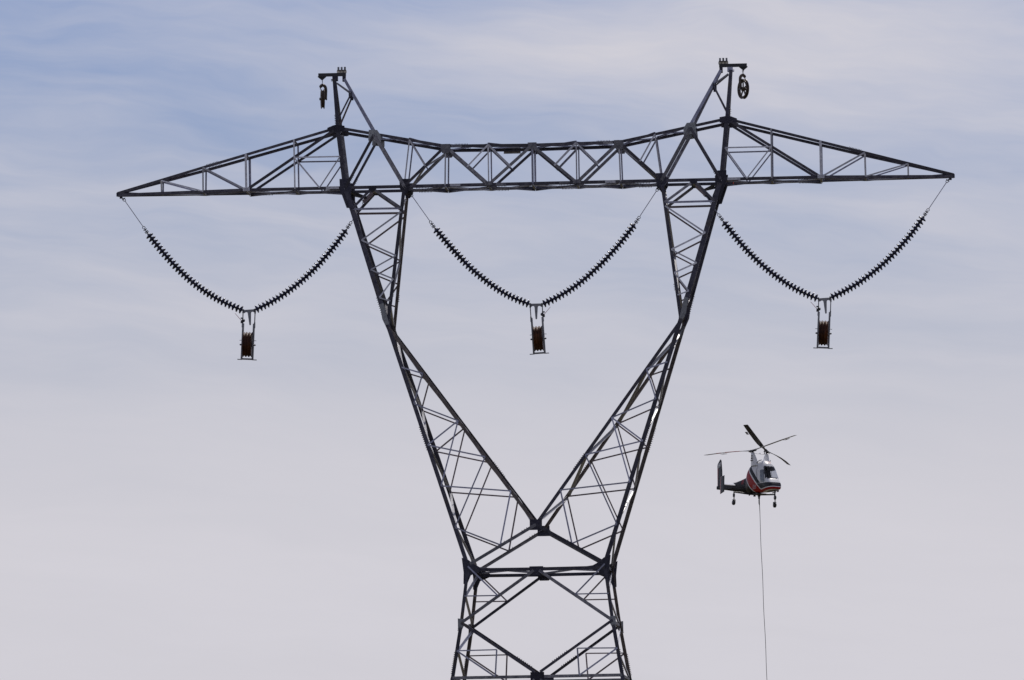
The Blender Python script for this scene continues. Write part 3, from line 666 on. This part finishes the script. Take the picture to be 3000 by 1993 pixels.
s0 = lambda X: add(mul(X, 0.07), -0.10)
s1 = lambda X: add(mul(X, 0.075), 0.045)
livery = paint('helicopter_livery', [
    (GRY, lambda X, Y, Z: mul(lt(Z, 0.64), gt(X, 0.9))),
    (BLK_, lambda X, Y, Z: mul(near(Z, add(lB(X), 0.30), 0.21), gt(Z, 0.66))),
    (RED, lambda X, Y, Z: lt(Z, lB(X))),
    (WHT, lambda X, Y, Z: mul(near(Z, lB(X), 0.055), lt(Z, 1.62))),
    (WHT, lambda X, Y, Z: mul(near(Z, add(s1(X), 0.03), 0.032), gt(Z, add(lB(X), -0.05)))),
    (RED, lambda X, Y, Z: lt(Z, s1(X))),
    (WHT, lambda X, Y, Z: lt(Z, s0(X))),
    (BLK_, lambda X, Y, Z: lt(Z, add(s0(X), -0.055))),
    (GRY, lambda X, Y, Z: lt(Z, lA(X))), (BLK_, lambda X, Y, Z: mul(lt(Z, lA(X)), lt(Z, 0.55))),
    (WHT, lambda X, Y, Z: near(Z, lA(X), 0.055)),
], WHT)
boom_paint = paint('tail_boom_paint', [((0.24, 0.05, 0.055), lambda X, Y, Z: mul(mul(near(X, -2.3, 0.27), near(Z, 0.95, 0.17)), lt(Y, 0))), (BLK_, lambda X, Y, Z: lt(Z, 0.60)),
                                       (GRY, lambda X, Y, Z: near(Z, 0.50, 0.03))], (0.038, 0.038, 0.046), 0.55, 0.0, 0.06)
fin_paint = paint('fin_paint', [(RED, lambda X, Y, Z: lt(X, 0.20)), (WHT, lambda X, Y, Z: near(X, 0.22, 0.02))], (0.05, 0.052, 0.060), 0.4, 0.2)
tall_paint = paint('tall_fin_paint', [(RED, lambda X, Y, Z: mul(lt(X, 0.17), lt(Z, 1.45))), ((0.55, 0.55, 0.57), lambda X, Y, Z: mul(near(Z, add(mul(X, 0.3), 1.57), 0.16), lt(X, 0.62)))], (0.045, 0.047, 0.055), 0.4, 0.2)
white_paint = material('white_aircraft_paint', WHT, (0.62, 0.62, 0.63), 0.3)
black_part = material('black_aircraft_parts', (0.014, 0.014, 0.018), (0.028, 0.028, 0.032), 0.4)
liner_dark = material('dark_cabin_lining', (0.020, 0.021, 0.030), (0.035, 0.036, 0.045), 0.7)
tyre = material('tyre_rubber', (0.015, 0.015, 0.017), (0.025, 0.025, 0.026), 0.7)
glass = bpy.data.materials.new('tinted_glazing'); glass.use_nodes = True; t_ = glass.node_tree; t_.nodes.clear()
go_ = t_.nodes.new('ShaderNodeOutputMaterial'); tr = t_.nodes.new('ShaderNodeBsdfTransparent'); gl = t_.nodes.new('ShaderNodeBsdfGlossy'); ms = t_.nodes.new('ShaderNodeMixShader'); lw = t_.nodes.new('ShaderNodeLayerWeight'); lw.inputs['Blend'].default_value = 0.5; fr = t_.nodes.new('ShaderNodeMapRange'); fr.inputs['To Min'].default_value = 0.04; fr.inputs['To Max'].default_value = 0.45; fr.inputs['From Min'].default_value = 0.25; t_.links.new(lw.outputs['Facing'], fr.inputs['Value'])
tr.inputs[0].default_value = (0.80, 0.82, 0.86, 1); gl.inputs['Roughness'].default_value = 0.06
t_.links.new(fr.outputs[0], ms.inputs[0]); t_.links.new(tr.outputs[0], ms.inputs[1]); t_.links.new(gl.outputs[0], ms.inputs[2]); t_.links.new(ms.outputs[0], go_.inputs[0])

BODY = [(3.24, .17, .30, .22), (3.14, .11, .47, .40), (2.95, .06, .68, .50), (2.70, .02, .90, .545), (2.52, .00, .99, .57), (2.42, -.01, 1.08, .58), (2.2, -.02, 1.46, .595), (1.95, -.03, 1.86, .60), (1.72, -.03, 2.12, .60), (1.4, -.03, 2.30, .61),
        (1.0, -.02, 2.40, .62), (.5, 0, 2.42, .63), (0, 0, 2.38, .64), (-.5, 0, 2.30, .64), (-.95, 0, 2.14, .60), (-1.3, .03, 1.92, .54), (-1.5, .06, 1.58, .48), (-1.6, .10, 1.20, .40)]
def interp(st, x):
    for a, b in zip(st, st[1:]):
        if b[0] <= x <= a[0]:
            t = (x - a[0]) / (b[0] - a[0]); return [a[i] + (b[i] - a[i]) * t for i in range(4)]
    return list(st[-1])
def loft(st, xs, n, ex, shrink=0.0, taper=0.0, cap=True):
    vs = []; fs = []
    for x in xs:
        _, zb, zt, w = interp(st, x); zb += shrink; zt -= shrink; w -= shrink; zc = (zb + zt) / 2; h = (zt - zb) / 2
        for k in range(n):
            a = 2 * math.pi * k / n; c, s_ = math.cos(a), math.sin(a)
            y = math.copysign(abs(c) ** (2 / ex), c) * w; z = math.copysign(abs(s_) ** (2 / ex), s_) * h
            y *= 1 - taper * max(0, (zc + z - 1.0)) / 1.4
            vs.append(Vector((x, y, zc + z)))
    for i in range(len(xs) - 1):
        for k in range(n):
            k2 = (k + 1) % n; fs.append((i * n + k, (i + 1) * n + k, (i + 1) * n + k2, i * n + k2))
    caps = [tuple(range(n)), tuple(range((len(xs) - 1) * n, len(xs) * n))[::-1]] if cap else []
    return vs, fs, caps
NR = 144
xs = [3.24 - i * 4.84 / 220 for i in range(221)]
vs, fs, caps = loft(BODY, xs, NR, 3.2, taper=0.16)
def kind(f):
    a, b, c, d = (vs[i] for i in f); ce = (a + b + c + d) / 4; n = (c - a).cross(d - b); n.normalize()
    if n.dot(Vector((0, ce.y, ce.z - 1))) < 0: n = -n
    if 1.66 < ce.x < 2.6 and n.x > 0.30 and 1.02 < ce.z < 1.93 and abs(ce.y) < 0.535: return 'wind'
    if abs(n.y) > 0.6 and .68 < ce.z < 1.66:
        l = (1.60 if ce.y < 0 else 1.0) - (ce.z - .66) * .30; r = 2.34 - (ce.z - .66) * .40
        if l < ce.x < r: return 'side'
        if r + 0.06 < ce.x < 2.34 - (ce.z - 1.0) * .62 + .02 and .95 < ce.z < 1.6: return 'quarter'
    return 'skin'
ks = [kind(f) for f in fs]
m = MB(); m.add(vs, [f for f, k in zip(fs, ks) if k == 'skin'], True); m.sm = [True] * len(m.f); m.add([vs[i] for i in caps[0]], [tuple(range(NR))]); m.add([vs[i] for i in caps[1]], [tuple(range(NR))])
fus = m.build('fuselage', livery, heli)
m = MB(); m.add(vs, [f for f, k in zip(fs, ks) if k == 'wind'], True); m.build('windscreen', glass, heli)
for sg in (-1, 1):
    m = MB(); m.add(vs, [f for f, k in zip(fs, ks) if k == 'side' and sum(vs[i].y for i in f) * sg > 0], True); m.build('door_window', glass, heli)
    m = MB(); m.add(vs, [f for f, k in zip(fs, ks) if k == 'quarter' and sum(vs[i].y for i in f) * sg > 0], True)
    if m.f: m.build('quarter_window', glass, heli)
v2, f2, c2 = loft(BODY, [x for x in xs if x > 0.55], NR, 3.2, shrink=0.03, taper=0.16)
m = MB(); m.add(v2, [f[::-1] for f, k in zip(f2, ks) if k == 'skin'], True); nn = len(f2) // NR; m.add(v2[nn * NR:(nn + 1) * NR], [tuple(range(NR))]); m.build('cabin_lining', liner_dark, heli)
m = MB(); m.bx((1.25, -.05, .62), .5, .5, .14); m.box((1.0, -.05, 1.15), (.06, 0, .0), (0, .24, 0), (-.08, 0, .5)); m.build('seat', liner_dark, heli)
m = MB(); m.box((2.35, -.05, .93), (.16, 0, 0), (0, .40, 0), (.03, 0, .10)); m.build('instrument_panel', black_part, heli)
# door frame lines and small fittings on the skin
for sg in (-1, 1):
    m = MB(); m.tube([(1.02, sg * .635, .70), (.78, sg * .625, 1.65), (.95, sg * .60, 2.0)], .012, 5); m.build('door_seam', black_part, heli)
    m = MB(); m.tube([(.62, sg * .50, 2.10), (.70, sg * .52, 2.28), (.86, sg * .46, 2.40), (1.12, sg * .36, 2.43)], .03, 6); m.build('roof_cable', black_part, heli)
m = MB(); m.lathe([(.0, -.06), (.11, -.06), (.24, -.02), (.26, .10), (.21, .10), (.19, .0), (.0, .0)], (-1.42, 0, 1.70), 'X', 20)
for i, v in enumerate(m.v): m.v[i] = (-1.50 - (v[0] + 1.42), v[1], v[2])
m.build('exhaust', black_part, heli)
BOOM = [(-1.1, .02, 1.38, .50), (-2.1, .10, 1.28, .42), (-3.2, .22, 1.15, .33), (-4.2, .34, 1.06, .25), (-6.2, .58, 1.06, .16), (-7.95, .72, 1.00, .08)]
bxs = [-1.1 - i * 6.85 / 50 for i in range(51)]; bv, bf, bc = loft(BOOM, bxs, 32, 2.8)
m = MB(); m.add(bv, bf, True); m.add([bv[i] for i in bc[1]], [tuple(range(32))]); boom = m.build('tail_boom', boom_paint, heli)
# tailplane, end plates, tall fin
def foil(poly, th, origin, ux, uy, uz):
    """flat aerofoil: outline poly in (ux, uy), thickness th along uz, pinched at the rim."""
    o, ux, uy, uz = map(Vector, (origin, ux, uy, uz)); n = len(poly); cx = sum(p[0] for p in poly) / n; cy = sum(p[1] for p in poly) / n
    inn = [(cx + (a - cx) * .72, cy + (b - cy) * .94) for a, b in poly]
    mm = MB(); V = [o + ux * a + uy * b for a, b in poly] + [o + ux * a + uy * b + uz * th / 2 for a, b in inn] + [o + ux * a + uy * b - uz * th / 2 for a, b in inn]
    F = []
    for i in range(n):
        j = (i + 1) % n; F += [(i, j, n + j, n + i), (j, i, 2 * n + i, 2 * n + j)]
    F += [tuple(range(n, 2 * n)), tuple(range(2 * n, 3 * n))[::-1]]
    mm.add(V, F); return mm
def place(mm, name, mat, loc, rot=None):
    o = mm.build(name, mat, heli); o.matrix_local = Matrix.Translation(loc) @ (rot or Matrix.Identity(4)); return o
stab = paint('tailplane_glint_paint', [(WHT, lambda X, Y, Z: gt(Z, 0.0))], (0.045, 0.046, 0.055), 0.25, 0.4)  # two-tone; top whitened in the colour for the sun glint, underside dark
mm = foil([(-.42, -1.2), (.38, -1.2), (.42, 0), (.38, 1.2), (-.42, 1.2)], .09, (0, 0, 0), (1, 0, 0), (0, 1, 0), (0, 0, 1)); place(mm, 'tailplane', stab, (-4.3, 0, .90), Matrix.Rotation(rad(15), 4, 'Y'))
for sg in (-1, 1):
    mm = foil([(.02, -.72), (.82, -.55), (.86, .72), (.12, .62), (.0, .0)], .07, (0, 0, 0), (1, 0, 0), (-.07, 0, 1), (0, 1, 0)); place(mm, 'end_plate', fin_paint, (-4.72, sg * 1.2, .82))
mm = foil([(.0, .05), (.35, .0), (.98, .1), (.96, 1.2), (.80, 2.05), (.62, 2.15), (.0, 1.75)], .10, (0, 0, 0), (1, 0, 0), (-.09, 0, 1), (0, 1, 0)); fin = place(mm, 'tall_fin', tall_paint, (-7.95, 0, .90))
def lettering(body, size, loc, rot, mat, parent, name='lettering'):
    c = bpy.data.curves.new(name, 'FONT'); c.body = body; c.size = size; c.extrude = 0.004; c.align_x = 'CENTER'; c.align_y = 'CENTER'; c.materials.append(mat)
    tmp = bpy.data.objects.new(name, c); COL.objects.link(tmp); bpy.context.view_layer.update()
    me = bpy.data.meshes.new_from_object(tmp.evaluated_get(bpy.context.evaluated_depsgraph_get())); bpy.data.objects.remove(tmp); bpy.data.curves.remove(c)
    o = bpy.data.objects.new(name, me); COL.objects.link(o); o.parent = parent; o.matrix_local = Matrix.Translation(loc) @ rot; return o
RS = Matrix.Rotation(rad(90), 4, 'X')         # reads from starboard
dk = material('dark_lettering', (0.03, 0.03, 0.035), rough=0.5); rl = material('red_lettering', (0.50, 0.05, 0.05), rough=0.5); wl = material('white_lettering', (0.72, 0.72, 0.72), rough=0.5)
lettering('KMAX', .25, (.30, -.056, 1.62), RS @ Matrix.Rotation(rad(15), 4, 'Z'), wl, fin)
m = MB()
for k in range(5): m.box((.30 + k * .13, -.652, .36 + .06 * (k % 2)), (.012, 0, -.01), (0, .003, 0), (.01, 0, .20 - .015 * k))
m.build('lettering', wl, fus)
# pylons and rotor masts
for sg in (-1, 1):
    m = MB(); st = [(2.05, -.55, .78, .46, .17), (2.45, -.50, .56, .50, .13), (2.85, -.42, .30, .55, .10), (3.05, -.32, .16, .585, .085)]
    ring_n = 20; V = []; F = []
    for z, xa, xb, yc, hw in st:
        for k in range(ring_n):
            a = 2 * math.pi * k / ring_n; V.append(((xa + xb) / 2 + (xb - xa) / 2 * math.cos(a), sg * yc + hw * math.sin(a), z))
    for i in range(len(st) - 1):
        for k in range(ring_n): F.append((i * ring_n + k, i * ring_n + (k + 1) % ring_n, (i + 1) * ring_n + (k + 1) % ring_n, (i + 1) * ring_n + k))
    F.append(tuple(range((len(st) - 1) * ring_n, len(st) * ring_n)))
    m.add(V, F, True); py = m.build('rotor_pylon', white_paint, heli)
    if sg < 0:
        for j, (bd, zz) in enumerate((('MM', 2.80), ('MMM', 2.62), ('MMMM', 2.46))):
            m = MB(); n_ = len(bd)
            for i in range(n_): m.bx((-.02 - .02 * j + (i - n_ / 2) * .10, -.675 + .008 * j, zz), .075, .01, .085)
            m.build('lettering', dk, py)
    m = MB(); m.lathe([(.075, 3.0), (.075, 3.14), (.12, 3.16), (.12, 3.24), (.05, 3.27)], (-.08, sg * .59, 0), n=14); m.build('rotor_mast', black_part, heli)
m = MB(); m.tube([(-.05, -.55, 2.99), (-.05, .55, 2.99)], .028, 8); m.bx((-.05, 0, 3.02), .05, .07, .09); m.build('control_tube', white_paint, heli)
lettering('102', .26, (1.60, 0.0, 2.245), Matrix.Rotation(rad(90), 4, 'Z') @ Matrix.Rotation(rad(38), 4, 'X'), rl, fus)
# rotors
HI = HM.inverted()
def vec(r, t, z): return (HI.to_3x3() @ (vr * r + vt * t + up * z))
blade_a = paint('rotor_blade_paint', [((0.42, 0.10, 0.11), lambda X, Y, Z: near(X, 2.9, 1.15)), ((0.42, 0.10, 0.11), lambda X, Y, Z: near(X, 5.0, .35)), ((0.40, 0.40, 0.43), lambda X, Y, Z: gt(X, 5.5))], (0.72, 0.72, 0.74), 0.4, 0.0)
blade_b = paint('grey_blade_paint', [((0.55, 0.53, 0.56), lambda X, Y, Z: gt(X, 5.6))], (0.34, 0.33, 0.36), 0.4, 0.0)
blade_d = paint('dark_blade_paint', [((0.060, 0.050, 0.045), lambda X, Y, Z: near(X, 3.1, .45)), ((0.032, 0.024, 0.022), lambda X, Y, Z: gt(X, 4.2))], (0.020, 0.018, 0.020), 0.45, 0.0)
def blade(hub, tip, mat, trail, bend=0.0, pitch=0.0):
    d = tip.normalized(); L = tip.length
    ch = d.cross(Vector((0, 0, 1))).normalized()
    if ch.dot(trail) < 0: ch = -ch                     # towards the trailing edge
    ch = (ch * math.cos(rad(pitch)) + Vector((0, 0, 1)) * math.sin(rad(pitch))); ch = (ch - d * ch.dot(d)).normalized()   # pitch > 0: trailing edge up
    nz_ = d.cross(ch).normalized()
    m = MB(); V = []; F = []
    prof = [(-.32, 0), (-.25, .5), (-.05, .62), (.3, .3), (.68, 0), (.3, -.3), (-.05, -.6), (-.25, -.45)]
    sec = [(.35, .15, .10), (.9, .17, .07), (1.5, .34, .045), (2.4, .42, .042), (3.6, .43, .04), (5.4, .41, .036), (7.1, .38, .03), (7.3, .34, .02)]
    for x, c, th in sec:
        x2 = x * L / 7.36; bz = bend * (x / 7.36) ** 2 - bend * (x / 7.36)
        for a, b in prof: V.append((x2, a * c, b * th + bz))
    n = len(prof)
    for i in range(len(sec) - 1):
        for k in range(n): F.append((i * n + k, i * n + (k + 1) % n, (i + 1) * n + (k + 1) % n, (i + 1) * n + k))
    F += [tuple(range(n)), tuple(range((len(sec) - 1) * n, len(sec) * n))]
    m.add(V, F)
    o = m.build('rotor_blade', mat, heli)
    o.matrix_local = Matrix(((d.x, ch.x, nz_.x, hub.x), (d.y, ch.y, nz_.y, hub.y), (d.z, ch.z, nz_.z, hub.z), (0, 0, 0, 1)))
    m = MB(); m.box((5.10 * L / 7.36, .44, 0), (.33, 0, 0), (0, .075, 0), (0, 0, .012)); m.bx((4.85 * L / 7.36, .33, 0), .03, .22, .018); m.bx((5.35 * L / 7.36, .33, 0), .03, .22, .018); m.build('servo_flap', black_part, o)
ha, hb = Vector((-.08, -.59, 3.20)), Vector((-.08, .59, 3.20))
blade(ha, vec(-3.72, -6.35, .11), blade_a, vec(1, 0, 0), 0.25, 2); blade(ha, vec(3.20, 6.58, .70), blade_b, vec(1, 0, 0), -0.1, 11)
blade(hb, vec(-1.53, 7.0, 1.64), blade_d, vec(-1, 0, 0), -0.15, -4); blade(hb, vec(1.63, -7.05, -.60), blade_d, vec(1, 0, 0), 0.5, -20)
for h, d in ((ha, vec(3.4, 6.4, .4)), (hb, vec(-1.6, 7, 1.1))):
    d = d.normalized(); q = d.cross(Vector((0, 0, 1))).normalized()
    m = MB(); m.box(h, d * .42, q * .10, Vector((0, 0, .06)))
    for s_ in (-1, 1):
        m.tube([h + d * .3 * s_ + q * .16 + Vector((0, 0, -.06)), h + d * .45 * s_ - q * .05 + Vector((0, 0, .09))], .045, 6); m.tube([h + q * .18 * s_ + Vector((0, 0, -.16)), h + d * .34 * s_ + q * .12 + Vector((0, 0, .02))], .03, 6)
        m.lathe([(.09, -.07), (.09, .07)], h + d * .40 * s_, 'Z', 10)
    m.build('rotor_hub', black_part, heli)
# landing gear
m = MB(); m.tube([(-.85, -1.74, .03), (-.85, -.5, -.03), (-.85, .5, -.03), (-.85, 1.74, .03)], [.05, .085, .085, .05], 8); m.build('gear_beam', black_part, heli)
def wheel(x, y, z, r, wd):
    m = MB(); m.lathe([(.06, -wd), (r * .8, -wd), (r, -wd * .6), (r, wd * .6), (r * .8, wd), (.06, wd)], (x, y, z), 'Y', 20); w = m.build('wheel', tyre, heli)
    m = MB(); m.lathe([(.0, -wd * 1.05), (r * .5, -wd * 1.05), (r * .5, wd * 1.05), (.0, wd * 1.05)], (x, y, z), 'Y', 12); m.build('rim', M['block'], w)
for sg in (-1, 1):
    y = sg * 1.71
    m = MB(); m.tube([(-.85, y, .05), (-.85, y, -.10)], .05, 8); m.tube([(-.85, y, -.10), (-.85, y, -.34)], .085, 10); m.tube([(-.85, y, -.34), (-.85, y, -.60)], .03, 8)
    m.tube([(-.80, y, -.30), (-.68, y, -.45), (-.82, y, -.60)], .016, 6); m.box((-.85, y - .11 * sg, -.68), (.06, 0, 0), (0, .016, 0), (0, 0, .14)); m.tube([(-.85, y - .12 * sg, -.78), (-.85, y + .1 * sg, -.78)], .03, 8); m.bx((-.85, y, -.57), .09, .24, .04)
    m.build('gear_leg', black_part, heli); wheel(-.85, y, -.78, .19, .09)
m = MB(); m.tube([(2.95, 0, .12), (2.95, 0, -.42)], .06, 8); m.tube([(2.95, .0, .1), (2.6, 0, .0)], .03, 6); m.build('nose_gear_leg', black_part, heli)
wheel(2.95, .03, -.52, .16, .06)
m = MB(); m.lathe([(.07, -.03), (.10, 0), (.10, .05), (.07, .06)], (3.16, .13, -.01), 'X', 12); m.build('landing_light', M['mauve'], heli)
m = MB(); m.tube([(2.3, .1, -.12), (2.85, .12, -.08)], .045, 8); m.build('nose_bumper', M['bright'], heli)
m = MB(); m.box((0, 0, -.10), (.55, 0, 0), (0, .38, 0), (0, 0, .05)); m.tube([(-.3, 0, -.12), (0, 0, -.24), (.3, 0, -.12)], .035, 6); m.bx((0, 0, -.2), .16, .16, .16); m.bx((-.5, -.15, -.18), .16, .12, .16); m.build('cargo_hook_frame', black_part, heli)
m = MB(); m.tube([(-1.4, -.2, .02), (-1.4, -.2, -.12)], .018, 6); m.tube([(-1.2, .1, .02), (-1.2, .1, -.09)], .018, 6); m.build('antenna', black_part, heli)
# lifting line, hanging below the frame to a hook
a = HM @ Vector((0.02, 0, -.28)); sway = vr * 0.0225
t = empty('lifting_line', 'thin dark lifting line hanging straight down from the helicopter', 'cable', mat=Matrix.Translation(a))
m = MB(); pts = [Vector((0, 0, 0)) + (sway + vr * 0.00012 * i) * (i * .7) + vr * (0.014 * math.sin(i * .9)) + Vector((0, 0, -i * .7)) for i in range(38)]; m.tube(pts, [.05, .026] + [.020] * 36, 6); m.build('rope', M['wire'], t)
m = MB(); m.lathe([(.03, .06), (.075, .02), (.075, -.14), (.035, -.20), (.05, -.24), (.05, -.50), (.02, -.62)], (0, 0, 0), n=10); m.build('swivel', black_part, t)
m = MB(); ring(m, Vector(pts[-1]) + Vector((0, 0, -.14)), (0, 0, 1), .12, .03); m.build('hook', M['fitting'], t)
